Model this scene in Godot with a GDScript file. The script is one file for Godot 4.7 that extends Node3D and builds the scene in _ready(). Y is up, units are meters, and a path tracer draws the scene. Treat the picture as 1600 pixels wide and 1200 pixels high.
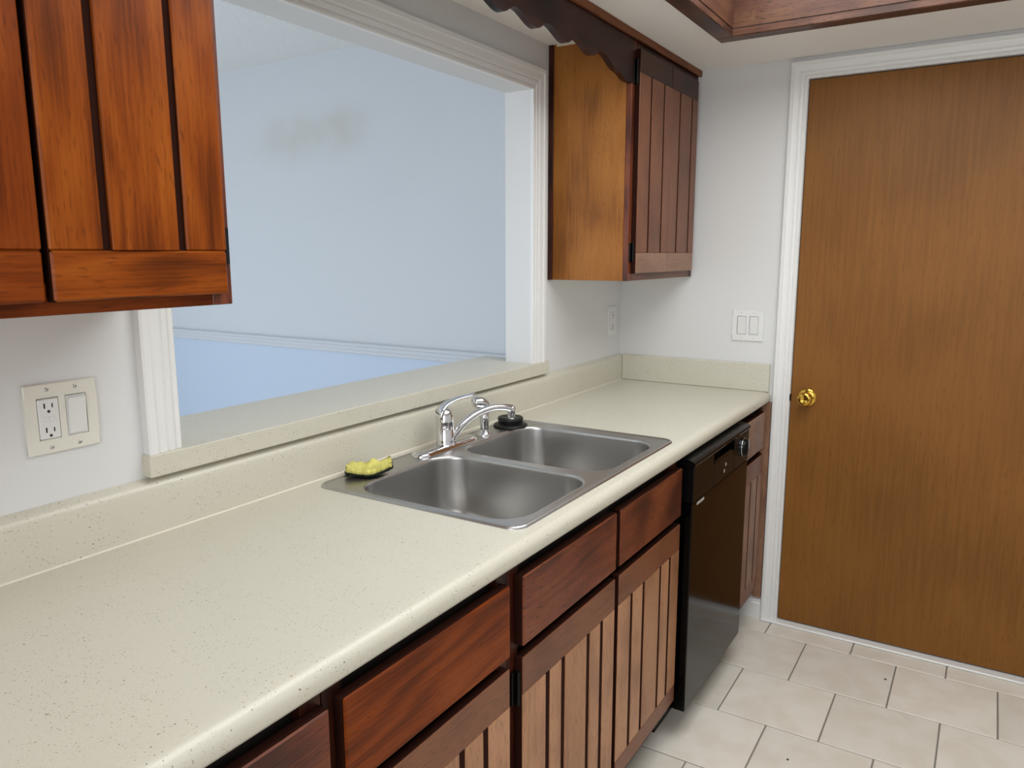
extends Node3D
# Kitchen run with a pass-through. x runs along the counter (end wall at x = 0), y up, z out from the back wall into the room.

const CEIL := 2.106
const COUNTER := 0.914
const FRONT := 0.6264
const OPEN_L := -2.0618
const OPEN_R := -0.735
const OPEN_T := 1.948
const LEDGE := 1.065
const WALL_B := -0.0974
const ROOM_X := -4.2
const ROOM_Z := 2.3
const DIN_Z := -3.9
const DIN_Y := 2.43

var M := {}
var rng := RandomNumberGenerator.new()


func _ready() -> void:
	rng.seed = 77
	# ---- camera
	var cam := Camera3D.new()
	cam.name = "camera"
	var right := Vector3(0.53165232, -0.00155203, 0.84696128)
	var up := Vector3(0.14277842, 0.98585107, -0.08781796)
	var fwd := Vector3(0.83484138, -0.16761641, -0.5243516)
	cam.transform = Transform3D(Basis(right, up, -fwd).orthonormalized(), Vector3(-2.93198, 1.42911, 1.3075))
	cam.fov = 53.497
	cam.near = 0.02
	cam.current = true
	add_child(cam)
	# ---- sky, exposure
	var we := WorldEnvironment.new()
	we.name = "environment"
	var env := Environment.new()
	env.background_mode = Environment.BG_SKY
	var sky := Sky.new()
	var sm := ProceduralSkyMaterial.new()
	sm.sky_top_color = Color(0.42, 0.60, 0.92)
	sm.sky_horizon_color = Color(0.78, 0.86, 0.96)
	sm.ground_bottom_color = Color(0.35, 0.36, 0.34)
	sm.ground_horizon_color = Color(0.60, 0.63, 0.64)
	sky.sky_material = sm
	env.sky = sky
	env.tonemap_mode = Environment.TONE_MAPPER_LINEAR
	env.tonemap_exposure = 1.0
	env.sdfgi_enabled = true
	env.ssao_enabled = true
	env.ssil_enabled = true
	we.environment = env
	add_child(we)
	# ---- big lights: the ceiling light box, daylight through the dining room window, and fill at two added windows
	area("ceiling_box_light", Transform3D(Basis(Vector3.RIGHT, -PI / 2), Vector3(-1.40, 2.272, 1.13)), Vector2(1.78, 1.04), Color(0.985, 0.995, 1.0), 2.2)
	area("kitchen_fill", Transform3D(Basis(Vector3.UP, -PI / 2), Vector3(ROOM_X + 0.03, 1.45, 1.45)), Vector2(1.2, 1.3), Color(0.99, 0.99, 1.0), 2.2)  # added fill, lifts the ambient level of the kitchen
	area("dining_daylight", Transform3D(Basis(Vector3.UP, -PI / 2), Vector3(ROOM_X + 0.03, 1.2, -2.1)), Vector2(2.2, 1.9), Color(0.92, 0.96, 1.0), 3.2)
	area("dining_side_fill", Transform3D(Basis(Vector3.UP, PI), Vector3(-2.6, 1.2, DIN_Z + 0.03)), Vector2(1.9, 1.9), Color(0.92, 0.96, 1.0), 3.2)  # added second dining light, evens the jamb against the end wall

	make_materials()
	build_shell()
	build_floor()
	build_door()
	build_trims()
	build_windows()
	build_light_box()
	build_countertop()
	build_base_cabinets()
	build_dishwasher()
	build_wall_cabinets()
	build_valance()
	build_sink()
	build_faucet()
	build_small_things()
	build_plates()


# ------------------------------------------------------------------ helpers
func area(called: String, at: Transform3D, size: Vector2, col: Color, energy: float) -> void:
	var l := AreaLight3D.new()
	l.name = called
	l.transform = at
	l.area_size = size
	l.light_color = col
	l.light_energy = energy
	l.area_range = 12.0
	l.area_attenuation = 2.0
	l.shadow_enabled = true
	add_child(l)


func thing(called: String, label: String, category: String, at := Vector3.ZERO, group := "") -> Node3D:
	var o := Node3D.new()
	o.name = called
	add_child(o, true)
	o.position = at
	tag(o, label, category, group)
	return o


func tag(o: Node3D, label: String, category: String, group := "") -> void:
	o.set_meta("label", label)
	o.set_meta("category", category)
	if group != "":
		o.set_meta("group", group)


func put(called: String, m: Mesh, mat: Material, parent: Node, at := Vector3.ZERO) -> MeshInstance3D:
	var o := MeshInstance3D.new()
	o.name = called
	o.mesh = m
	o.material_override = mat
	o.position = at
	parent.add_child(o, true)
	return o


func struct(called: String, m: Mesh, mat: Material, label: String) -> MeshInstance3D:
	var o := put(called, m, mat, self)
	o.set_meta("kind", "structure")
	o.set_meta("label", label)
	return o


func struct_node(called: String, label: String) -> Node3D:
	var o := Node3D.new()
	o.name = called
	add_child(o, true)
	o.set_meta("kind", "structure")
	o.set_meta("label", label)
	return o


func begin() -> SurfaceTool:
	var st := SurfaceTool.new()
	st.begin(Mesh.PRIMITIVE_TRIANGLES)
	return st


func tri(st: SurfaceTool, p: Array, n: Vector3, uv: Array) -> void:
	# clockwise when seen from the side that n points to
	var order := [0, 1, 2]
	if (p[1] - p[0]).cross(p[2] - p[0]).dot(n) > 0.0:
		order = [0, 2, 1]
	for i in order:
		st.set_normal(n)
		st.set_uv(uv[i])
		st.add_vertex(p[i])


func quad(st: SurfaceTool, p: Array, n: Vector3, uv: Array) -> void:
	tri(st, [p[0], p[1], p[2]], n, [uv[0], uv[1], uv[2]])
	tri(st, [p[0], p[2], p[3]], n, [uv[0], uv[2], uv[3]])


func face_uv(p: Vector3, axis: int, grain: int, off: Vector2) -> Vector2:
	# v runs along the grain, 1.2 m to the texture; u across it, 0.4 m to the texture
	var a := (axis + 1) % 3
	var b := (axis + 2) % 3
	if a == grain:
		return Vector2((p[b] + off.x) / 0.4, (p[a] + off.y) / 1.2)
	if b == grain:
		return Vector2((p[a] + off.x) / 0.4, (p[b] + off.y) / 1.2)
	return Vector2((p[a] + off.x) / 0.4, (p[b] + off.y) / 0.4)


func box(st: SurfaceTool, x0: float, x1: float, y0: float, y1: float, z0: float, z1: float, bevel := 0.0, grain := 1, off := Vector2.ZERO) -> void:
	var c := Vector3((x0 + x1) / 2, (y0 + y1) / 2, (z0 + z1) / 2)
	var h := Vector3(absf(x1 - x0) / 2, absf(y1 - y0) / 2, absf(z1 - z0) / 2)
	var bv := minf(bevel, minf(h.x, minf(h.y, h.z)) * 0.9)
	var pt := func(s: Vector3, axis: int) -> Vector3:
		var q := s * h
		for k in 3:
			if k != axis:
				q[k] -= s[k] * bv
		return c + q
	for axis in 3:
		for sg in [-1.0, 1.0]:
			var n := Vector3.ZERO
			n[axis] = sg
			var ps := []
			var us := []
			for k in [[-1, -1], [1, -1], [1, 1], [-1, 1]]:
				var s := Vector3.ZERO
				s[axis] = sg
				s[(axis + 1) % 3] = k[0]
				s[(axis + 2) % 3] = k[1]
				var q: Vector3 = pt.call(s, axis)
				ps.append(q)
				us.append(face_uv(q, axis, grain, off))
			quad(st, ps, n, us)
	if bv <= 0.0:
		return
	for axis in 3:   # twelve edges, four along each axis
		var a := (axis + 1) % 3
		var b := (axis + 2) % 3
		for sa in [-1.0, 1.0]:
			for sb in [-1.0, 1.0]:
				var s0 := Vector3.ZERO
				s0[a] = sa
				s0[b] = sb
				var s1 := s0
				s0[axis] = -1
				s1[axis] = 1
				var ps := [pt.call(s0, a), pt.call(s1, a), pt.call(s1, b), pt.call(s0, b)]
				var n := Vector3.ZERO
				n[a] = sa
				n[b] = sb
				var us := []
				for q in ps:
					us.append(face_uv(q, a if grain != a else b, grain, off))
				quad(st, ps, n.normalized(), us)
	for sx in [-1.0, 1.0]:
		for sy in [-1.0, 1.0]:
			for sz in [-1.0, 1.0]:
				var s := Vector3(sx, sy, sz)
				var ps := [pt.call(s, 0), pt.call(s, 1), pt.call(s, 2)]
				tri(st, ps, s.normalized(), [face_uv(ps[0], 0, grain, off), face_uv(ps[1], 0, grain, off), face_uv(ps[2], 0, grain, off)])


func box_mesh(x0: float, x1: float, y0: float, y1: float, z0: float, z1: float, bevel := 0.0, grain := 1, off := Vector2.ZERO) -> Mesh:
	var st := begin()
	box(st, x0, x1, y0, y1, z0, z1, bevel, grain, off)
	return st.commit()


func woff(x: float, y: float, w: float, l: float) -> Vector2:
	# an offset that lets a piece w wide and l long, starting at x, y, lie at a random spot of the wood texture without crossing its edge
	return Vector2(rng.randf() * maxf(0.0, 0.39 - w) - x + 0.004, rng.randf() * maxf(0.0, 1.19 - l) - y + 0.004)


func wood_box(x0: float, x1: float, y0: float, y1: float, z0: float, z1: float, bevel: float, grain: int) -> Mesh:
	# a board in the x-y plane, the grain upright (1) or lying along x (0)
	var off := woff(x0, y0, x1 - x0, y1 - y0) if grain == 1 else woff(y0, x0, y1 - y0, x1 - x0)
	return box_mesh(x0, x1, y0, y1, z0, z1, bevel, grain, off)


func strip(st: SurfaceTool, a: Array, b: Array, closed: bool, flip: bool) -> void:
	# joins two rows of points with quads
	var n := a.size()
	for i in (n if closed else n - 1):
		var j := (i + 1) % n
		var q := [a[i], a[j], b[j], b[i]]
		if flip:
			q = [a[i], b[i], b[j], a[j]]
		for k in [0, 1, 2, 0, 2, 3]:
			st.set_uv(Vector2(float(i) / n, 0.0))
			st.add_vertex(q[k])


func lathe(profile: Array, seg := 40, smooth := true) -> Mesh:
	# profile: Vector2(radius, height) from the bottom up
	var st := begin()
	st.set_smooth_group(0 if smooth else -1)
	var rows := []
	for p in profile:
		var row := []
		for i in seg:
			var a := TAU * i / seg
			row.append(Vector3(p.x * cos(a), p.y, p.x * sin(a)))
		rows.append(row)
	for k in rows.size() - 1:
		strip(st, rows[k], rows[k + 1], true, false)
	st.generate_normals()
	return st.commit()


func sweep(points: Array, ra: Array, rb: Array, side: Vector3, seg := 24) -> Mesh:
	# a tube of elliptic section: ra along side, rb across it
	var st := begin()
	st.set_smooth_group(0)
	var rows := []
	for i in points.size():
		var t: Vector3 = (points[mini(i + 1, points.size() - 1)] - points[maxi(i - 1, 0)]).normalized()
		var s := (side - t * side.dot(t)).normalized()
		var w := t.cross(s)
		var row := []
		for k in seg:
			var a := TAU * k / seg
			row.append(points[i] + s * cos(a) * ra[i] + w * sin(a) * rb[i])
		rows.append(row)
	for k in rows.size() - 1:
		strip(st, rows[k], rows[k + 1], true, true)
	for e in [0, rows.size() - 1]:
		for k in seg:
			var q := [points[e], rows[e][k], rows[e][(k + 1) % seg]]
			if e != 0:
				q = [points[e], rows[e][(k + 1) % seg], rows[e][k]]
			for v in q:
				st.add_vertex(v)
	st.generate_normals()
	return st.commit()


func spline(keys: Array, n: int) -> Array:
	var out := []
	for i in n + 1:
		var t := float(i) / n * (keys.size() - 1)
		var k := mini(int(t), keys.size() - 2)
		var f := t - k
		out.append(keys[k].cubic_interpolate(keys[k + 1], keys[maxi(k - 1, 0)], keys[mini(k + 2, keys.size() - 1)], f))
	return out


func fspline(keys: Array, n: int) -> Array:
	var out := []
	for i in n + 1:
		var t := float(i) / n * (keys.size() - 1)
		var k := mini(int(t), keys.size() - 2)
		out.append(lerpf(keys[k], keys[k + 1], smoothstep(0.0, 1.0, t - k)))
	return out


func extrude_x(poly: Array, x0: float, x1: float, smooth := false) -> Mesh:
	# poly: Vector2(z, y), drawn along x; smooth: every edge but the closing one is shaded as one curve
	var st := begin()
	var turn := 0.0
	var m := poly.size()
	for i in m:
		turn += poly[i].cross(poly[(i + 1) % m])
	var en := []   # outward normal of each edge
	for i in m:
		var e: Vector2 = (poly[(i + 1) % m] - poly[i]).normalized()
		en.append(Vector2(e.y, -e.x) * signf(turn))
	for i in m:
		var j := (i + 1) % m
		var na: Vector2 = en[i]
		var nb: Vector2 = en[i]
		if smooth and i < m - 1:
			if i > 0:
				na = (en[i] + en[i - 1]).normalized()
			if i < m - 2:
				nb = (en[i] + en[i + 1]).normalized()
		var p := [Vector3(x0, poly[i].y, poly[i].x), Vector3(x0, poly[j].y, poly[j].x), Vector3(x1, poly[j].y, poly[j].x), Vector3(x1, poly[i].y, poly[i].x)]
		var ns := [Vector3(0, na.y, na.x), Vector3(0, nb.y, nb.x), Vector3(0, nb.y, nb.x), Vector3(0, na.y, na.x)]
		var order := [0, 1, 2, 0, 2, 3]
		if (p[1] - p[0]).cross(p[2] - p[0]).dot(Vector3(0, en[i].y, en[i].x)) > 0.0:
			order = [0, 2, 1, 0, 3, 2]
		for k in order:
			st.set_normal(ns[k])
			st.set_uv(Vector2.ZERO)
			st.add_vertex(p[k])
	var caps := Geometry2D.triangulate_polygon(PackedVector2Array(poly))
	for side in [[x0, -1.0], [x1, 1.0]]:
		for i in range(0, caps.size(), 3):
			var ps := []
			for k in 3:
				ps.append(Vector3(side[0], poly[caps[i + k]].y, poly[caps[i + k]].x))
			tri(st, ps, Vector3(side[1], 0, 0), [Vector2.ZERO, Vector2.ZERO, Vector2.ZERO])
	return st.commit()


func rrect(x0: float, x1: float, z0: float, z1: float, r: float, y: float, per := 10) -> Array:
	var out := []
	var cs := [Vector2(x1 - r, z1 - r), Vector2(x0 + r, z1 - r), Vector2(x0 + r, z0 + r), Vector2(x1 - r, z0 + r)]
	for c in 4:
		for k in per + 1:
			var a := (c + float(k) / per) * PI / 2
			out.append(Vector3(cs[c].x + r * cos(a), y, cs[c].y + r * sin(a)))
	return out


func moulding(st: SurfaceTool, profile: Array, pts: Array, outs: Array, to3: Callable) -> void:
	# pts: corners on the inner edge; outs: how each corner moves per unit of u (mitred); profile: Vector2(u, v)
	var rows := []
	for pr in profile:
		var row := []
		for i in pts.size():
			var q: Vector2 = pts[i] + outs[i] * pr.x
			row.append(to3.call(q, pr.y))
		rows.append(row)
	var mid: Vector3 = to3.call(pts[0], -1.0)
	for k in rows.size() - 1:
		for i in pts.size() - 1:
			var p := [rows[k][i], rows[k][i + 1], rows[k + 1][i + 1], rows[k + 1][i]]
			var n: Vector3 = (p[1] - p[0]).cross(p[3] - p[0]).normalized()
			var outward: Vector3 = to3.call(Vector2.ZERO, 1.0) - to3.call(Vector2.ZERO, 0.0)
			if absf(n.dot(outward)) > 0.05:
				if n.dot(outward) < 0.0:
					n = -n
			elif n.dot(p[0] - mid) < 0.0 and k > profile.size() / 2:
				n = -n
			quad(st, p, n, [Vector2.ZERO, Vector2.ZERO, Vector2.ZERO, Vector2.ZERO])


# ------------------------------------------------------------------ materials
func mat(called: String, col: Color, rough: float, metal := 0.0) -> StandardMaterial3D:
	var m := StandardMaterial3D.new()
	m.resource_name = called
	m.albedo_color = col
	m.roughness = rough
	m.metallic = metal
	M[called] = m
	return m


func noise(seed_: int, freq: float, octaves := 3) -> FastNoiseLite:
	var n := FastNoiseLite.new()
	n.seed = seed_
	n.noise_type = FastNoiseLite.TYPE_SIMPLEX_SMOOTH
	n.frequency = freq
	n.fractal_octaves = octaves
	return n


func wood_image(seed_: int, w: int, h: int, dark: Color, mid: Color, light: Color, figure: float, pores: float, blotch: float) -> ImageTexture:
	var img := Image.create(w, h, false, Image.FORMAT_RGB8)
	var n1 := noise(seed_, 1.0, 2)
	var n2 := noise(seed_ + 5, 1.0, 3)
	var n3 := noise(seed_ + 9, 1.0, 1)
	for y in h:
		var v := float(y) / h
		for x in w:
			var u := float(x) / w
			var warp := n1.get_noise_2d(u * 2.2, v * 1.6) * 0.20
			var rings := 0.5 + 0.5 * sin((u + warp) * 46.0 + n1.get_noise_2d(u * 4.0 + 20.0, v * 2.5) * 4.0)
			var fine := n2.get_noise_2d(u * 70.0, v * 5.0)
			var pore := n3.get_noise_2d(u * 110.0, v * 34.0)
			var t := 0.5 + figure * (rings - 0.5) + 0.22 * fine + blotch * n1.get_noise_2d(u * 2.0 + 50.0, v * 4.0 + 7.0)
			var c := dark.lerp(mid, clampf(t * 2.0, 0, 1)) if t < 0.5 else mid.lerp(light, clampf(t * 2.0 - 1.0, 0, 1))
			if pore > 0.5:
				c = c.lerp(dark, pores * (pore - 0.5) * 2.6)
			img.set_pixel(x, y, c)
	img.generate_mipmaps()
	return ImageTexture.create_from_image(img)


func wood(called: String, tex: Texture2D, tint: Color, rough: float, spec := 0.5) -> StandardMaterial3D:
	var m := mat(called, tint, rough)
	m.metallic_specular = spec
	m.albedo_texture = tex
	return m


func triplanar(m: StandardMaterial3D, tex: Texture2D, metres: float) -> void:
	m.albedo_texture = tex
	m.uv1_triplanar = true
	m.uv1_world_triplanar = true
	m.uv1_scale = Vector3.ONE / metres
	m.uv1_triplanar_sharpness = 8.0


func speckle_image() -> ImageTexture:
	var s := 1024
	var img := Image.create(s, s, false, Image.FORMAT_RGB8)
	var base := Color(0.793, 0.777, 0.716)
	img.fill(base)
	var r := RandomNumberGenerator.new()
	r.seed = 31
	var cl := noise(4, 0.006, 2)
	for i in 60000:   # soft grain of the stone, light and dark
		var x := r.randi() % s
		var y := r.randi() % s
		img.set_pixel(x, y, base.lerp(Color(0.62, 0.57, 0.49) if r.randf() < 0.45 else Color(0.88, 0.85, 0.78), 0.25 + 0.2 * r.randf()))
	for i in 11000:
		var x := r.randi() % s
		var y := r.randi() % s
		if cl.get_noise_2d(x, y) < r.randf_range(-0.5, 0.5):
			continue
		var big := r.randf()
		var rad := 0.6 if big < 0.80 else (1.2 if big < 0.985 else 1.8)
		var col := Color(0.27, 0.23, 0.19) if r.randf() < 0.6 else Color(0.48, 0.38, 0.28)
		for dy in range(-2, 3):
			for dx in range(-2, 3):
				var d := Vector2(dx * 0.8, dy).length()
				if d <= rad:
					var px := posmod(x + dx, s)
					var py := posmod(y + dy, s)
					img.set_pixel(px, py, img.get_pixel(px, py).lerp(col, 0.6 if d > rad * 0.6 else 0.9))
	img.generate_mipmaps()
	return ImageTexture.create_from_image(img)


func noise_tex(seed_: int, freq: float, colors: Array, size := 512) -> NoiseTexture2D:
	var t := NoiseTexture2D.new()
	t.width = size
	t.height = size
	t.seamless = true
	t.noise = noise(seed_, freq, 4)
	var g := Gradient.new()
	g.offsets = PackedFloat32Array([0.25, 0.5, 0.75])
	g.colors = PackedColorArray(colors)
	t.color_ramp = g
	return t


func make_materials() -> void:
	mat("wall_paint", Color(0.845, 0.845, 0.84), 0.6)
	mat("ceiling_paint", Color(0.94, 0.93, 0.91), 0.75)
	mat("trim_paint", Color(0.885, 0.885, 0.875), 0.32)
	mat("dining_paint", Color(0.82, 0.83, 0.84), 0.65)
	mat("dining_lower_daylit", Color(0.77, 0.82, 0.88), 0.6)  # bluer than above: window daylight on the lower wall, put into the colour
	var sm := mat("dining_blobs", Color(0.82, 0.83, 0.84), 0.65)  # two soft warm-tinted blobs blended into the upper wall colour
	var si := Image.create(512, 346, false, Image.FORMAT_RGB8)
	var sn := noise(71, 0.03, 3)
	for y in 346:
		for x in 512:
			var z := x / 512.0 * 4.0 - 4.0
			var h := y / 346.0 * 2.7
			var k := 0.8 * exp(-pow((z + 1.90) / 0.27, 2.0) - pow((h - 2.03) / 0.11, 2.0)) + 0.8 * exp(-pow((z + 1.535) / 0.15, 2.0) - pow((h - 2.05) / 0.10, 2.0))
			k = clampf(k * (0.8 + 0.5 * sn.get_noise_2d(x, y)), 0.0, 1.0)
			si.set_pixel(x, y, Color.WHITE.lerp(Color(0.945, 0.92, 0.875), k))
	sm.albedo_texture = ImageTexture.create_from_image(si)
	var popcorn := mat("dining_ceiling_paint", Color(0.93, 0.925, 0.91), 0.9)
	popcorn.heightmap_enabled = true
	popcorn.heightmap_scale = 0.15
	popcorn.heightmap_texture = noise_tex(8, 0.09, [Color.BLACK, Color(0.5, 0.5, 0.5), Color.WHITE])
	popcorn.uv1_triplanar = true
	popcorn.uv1_world_triplanar = true
	popcorn.uv1_scale = Vector3.ONE / 0.5
	# cabinet wood: a stained pine or birch, worn
	var t1 := wood_image(3, 320, 960, Color(0.29, 0.12, 0.015), Color(0.50, 0.235, 0.045), Color(0.60, 0.32, 0.09), 0.28, 0.45, 0.38)
	var t2 := wood_image(17, 320, 960, Color(0.20, 0.09, 0.052), Color(0.395, 0.19, 0.108), Color(0.49, 0.265, 0.155), 0.18, 0.85, 0.55)
	var t3 := wood_image(29, 320, 960, Color(0.42, 0.25, 0.11), Color(0.595, 0.375, 0.165), Color(0.66, 0.44, 0.21), 0.10, 0.45, 0.40)
	var t4 := wood_image(53, 320, 960, Color(0.54, 0.37, 0.26), Color(0.755, 0.555, 0.405), Color(0.80, 0.61, 0.46), 0.12, 0.9, 0.35)
	wood("wood_amber", t1, Color(1, 1, 1), 0.33, 0.25)
	wood("wood_amber_warm", t1, Color(0.90, 0.85, 0.85), 0.35, 0.25)
	wood("wood_brown", t2, Color(1.0, 1.0, 1.0), 0.38, 0.4)
	wood("wood_worn", t4, Color(0.90, 0.875, 0.85), 0.40, 0.5)
	wood("wood_strip", t4, Color(0.62, 0.50, 0.40), 0.6, 0.4)
	wood("wood_worn_mid", t4, Color(0.84, 0.80, 0.75), 0.40, 0.5)
	wood("wood_grey", t4, Color(0.74, 0.75, 0.80), 0.42, 0.5)  # worn wood; glare on the narrow cabinet put in as a grey tint
	wood("wood_worn_dark", t4, Color(0.61, 0.50, 0.42), 0.40, 0.5)
	wood("wood_frame", t2, Color(0.62, 0.55, 0.52), 0.4, 0.4)
	wood("wood_valance", t2, Color(0.50, 0.48, 0.52), 0.45, 0.4)
	wood("wood_side", t3, Color(1, 1, 1), 0.45, 0.3)
	wood("wood_light_box", t2, Color(0.80, 0.98, 1.12), 0.4, 0.4)
	mat("groove", Color(0.17, 0.075, 0.045), 0.8).metallic_specular = 0.2
	mat("cabinet_inside", Color(0.10, 0.07, 0.05), 0.8)
	var td := wood_image(41, 512, 1024, Color(0.41, 0.255, 0.09), Color(0.50, 0.325, 0.13), Color(0.55, 0.365, 0.16), 0.05, 0.4, 0.25)
	wood("door_veneer", td, Color(1, 1, 1), 0.45, 0.35)
	triplanar(mat("solid_surface", Color(1, 1, 1), 0.34), speckle_image(), 0.62)
	for k in 4:
		var b: float = [1.0, 0.975, 0.985, 1.015][k]
		var f := mat("tile_%d" % k, Color(b, b, b * 0.995), 0.36)
		triplanar(f, noise_tex(60, 0.012, [Color(0.855, 0.825, 0.775), Color(0.873, 0.847, 0.802), Color(0.885, 0.862, 0.82)]), 0.9)
		f.uv1_offset = Vector3(k * 0.37, 0, k * 0.21)
	mat("grout_dark", Color(0.27, 0.25, 0.23), 0.9)
	mat("grout", Color(0.50, 0.475, 0.44), 0.85)
	mat("steel", Color(0.74, 0.735, 0.73), 0.33, 1.0)
	mat("steel_bowl", Color(0.76, 0.755, 0.745), 0.30, 1.0)
	mat("chrome", Color(0.86, 0.86, 0.87), 0.05, 1.0)
	mat("brass", Color(0.85, 0.68, 0.30), 0.12, 1.0)
	mat("black_rubber", Color(0.025, 0.025, 0.026), 0.45)
	mat("black_gloss", Color(0.012, 0.012, 0.013), 0.13).metallic_specular = 0.28
	mat("black_plastic", Color(0.02, 0.02, 0.022), 0.26).metallic_specular = 0.28
	mat("dark_iron", Color(0.05, 0.045, 0.04), 0.4, 0.6)
	mat("light_print", Color(0.66, 0.65, 0.63), 0.5)
	mat("plate_almond", Color(0.865, 0.855, 0.81), 0.35)
	mat("plate_white", Color(0.87, 0.87, 0.86), 0.33)
	mat("slot_dark", Color(0.03, 0.025, 0.02), 0.6)
	mat("caulk", Color(0.86, 0.83, 0.77), 0.6)
	var sp := mat("sponge_yellow", Color(0.93, 0.90, 0.50), 0.95)
	sp.heightmap_enabled = true
	sp.heightmap_texture = noise_tex(5, 0.11, [Color.BLACK, Color(0.6, 0.6, 0.6), Color.WHITE], 256)
	sp.heightmap_scale = 0.15
	sp.uv1_triplanar = true
	sp.uv1_scale = Vector3.ONE / 0.05
	mat("scour_green", Color(0.06, 0.10, 0.05), 0.95)
	var df := mat("diffuser", Color(0.9, 0.9, 0.88), 0.5)
	df.emission_enabled = true
	df.emission = Color(0.985, 0.995, 1.0)
	df.emission_energy_multiplier = 1.5
	var gl := mat("window_glass", Color(0.9, 0.95, 0.97, 0.06), 0.02)
	gl.transparency = BaseMaterial3D.TRANSPARENCY_ALPHA


# ------------------------------------------------------------------ the setting
func build_shell() -> void:
	var st := begin()
	# back wall with the pass-through opening
	box(st, ROOM_X, OPEN_L, 0, 2.6, WALL_B, 0)
	box(st, OPEN_R, 0, 0, 2.6, WALL_B, 0)
	box(st, OPEN_L, OPEN_R, OPEN_T, 2.6, WALL_B, 0)
	box(st, OPEN_L, OPEN_R, 0, LEDGE - 0.0415, WALL_B, 0)
	struct("wall_back", st.commit(), M.wall_paint, "white painted wall with the wide pass-through opening above the counter")
	# end wall, a recess for the door
	st = begin()
	box(st, 0, 0.16, 0, 2.6, WALL_B, 0.690)
	box(st, 0, 0.16, 0, 2.6, 1.615, ROOM_Z + 0.1)
	box(st, 0, 0.16, 2.036, 2.6, 0.690, 1.615)
	box(st, 0.07, 0.16, 0, 2.036, 0.690, 1.615)
	struct("wall_far", st.commit(), M.wall_paint, "white kitchen end wall beside the brown door")
	struct("wall_side", box_mesh(ROOM_X - 0.1, 0.16, 0, 2.6, ROOM_Z, ROOM_Z + 0.1), M.wall_paint, "white kitchen wall opposite the counter")
	st = begin()
	box(st, ROOM_X - 0.1, ROOM_X, 0, 2.6, WALL_B, 0.85)
	box(st, ROOM_X - 0.1, ROOM_X, 0, 2.6, 2.05, ROOM_Z)
	box(st, ROOM_X - 0.1, ROOM_X, 0, 0.8, 0.85, 2.05)
	box(st, ROOM_X - 0.1, ROOM_X, 2.1, 2.6, 0.85, 2.05)
	struct("wall_near", st.commit(), M.wall_paint, "white kitchen wall behind the viewer")
	# dining room walls
	var dn := struct_node("wall_dining", "pale dining room wall with a chair rail, seen through the opening")
	var um := MeshDataTool.new()
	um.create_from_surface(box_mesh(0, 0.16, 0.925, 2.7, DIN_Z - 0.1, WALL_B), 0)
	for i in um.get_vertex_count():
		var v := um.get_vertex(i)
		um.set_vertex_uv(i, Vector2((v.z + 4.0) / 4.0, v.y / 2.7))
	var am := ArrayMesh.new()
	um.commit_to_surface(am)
	put("upper_wall", am, M.dining_blobs, dn)
	put("lower_wall", box_mesh(0, 0.16, 0, 0.925, DIN_Z - 0.1, WALL_B), M.dining_lower_daylit, dn)
	st = begin()
	box(st, ROOM_X - 0.1, -3.6, 0, 2.7, DIN_Z - 0.1, DIN_Z)
	box(st, -1.6, 0.0, 0, 2.7, DIN_Z - 0.1, DIN_Z)
	box(st, -3.6, -1.6, 0, 0.25, DIN_Z - 0.1, DIN_Z)
	box(st, -3.6, -1.6, 2.15, 2.7, DIN_Z - 0.1, DIN_Z)
	struct("wall_dining_side", st.commit(), M.dining_paint, "pale dining room side wall")
	st = begin()
	box(st, ROOM_X - 0.1, ROOM_X, 0, 2.7, DIN_Z, -3.2)
	box(st, ROOM_X - 0.1, ROOM_X, 0, 2.7, -1.0, WALL_B)
	box(st, ROOM_X - 0.1, ROOM_X, 0, 0.25, -3.2, -1.0)
	box(st, ROOM_X - 0.1, ROOM_X, 2.15, 2.7, -3.2, -1.0)
	struct("wall_dining_near", st.commit(), M.dining_paint, "pale dining room wall with the window")
	# kitchen ceiling with a hole for the light box
	st = begin()
	var a := -2.356
	var b := -0.466
	var c := 0.554
	var d := 1.706
	box(st, ROOM_X - 0.1, a, CEIL, CEIL + 0.08, 0, ROOM_Z + 0.1)
	box(st, b, 0.0, CEIL, CEIL + 0.08, 0, ROOM_Z + 0.1)
	box(st, a, b, CEIL, CEIL + 0.08, 0, c)
	box(st, a, b, CEIL, CEIL + 0.08, d, ROOM_Z + 0.1)
	struct("ceiling", st.commit(), M.ceiling_paint, "low off-white kitchen ceiling around the light box")
	struct("ceiling_upper", box_mesh(ROOM_X - 0.1, 0.16, 2.6, 2.7, WALL_B, ROOM_Z + 0.1), M.ceiling_paint, "roof slab above the dropped kitchen ceiling")
	struct("ceiling_dining", box_mesh(ROOM_X - 0.1, 0.16, DIN_Y, DIN_Y + 0.3, DIN_Z - 0.1, WALL_B - 0.0005), M.dining_ceiling_paint, "textured off-white dining room ceiling")


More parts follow.
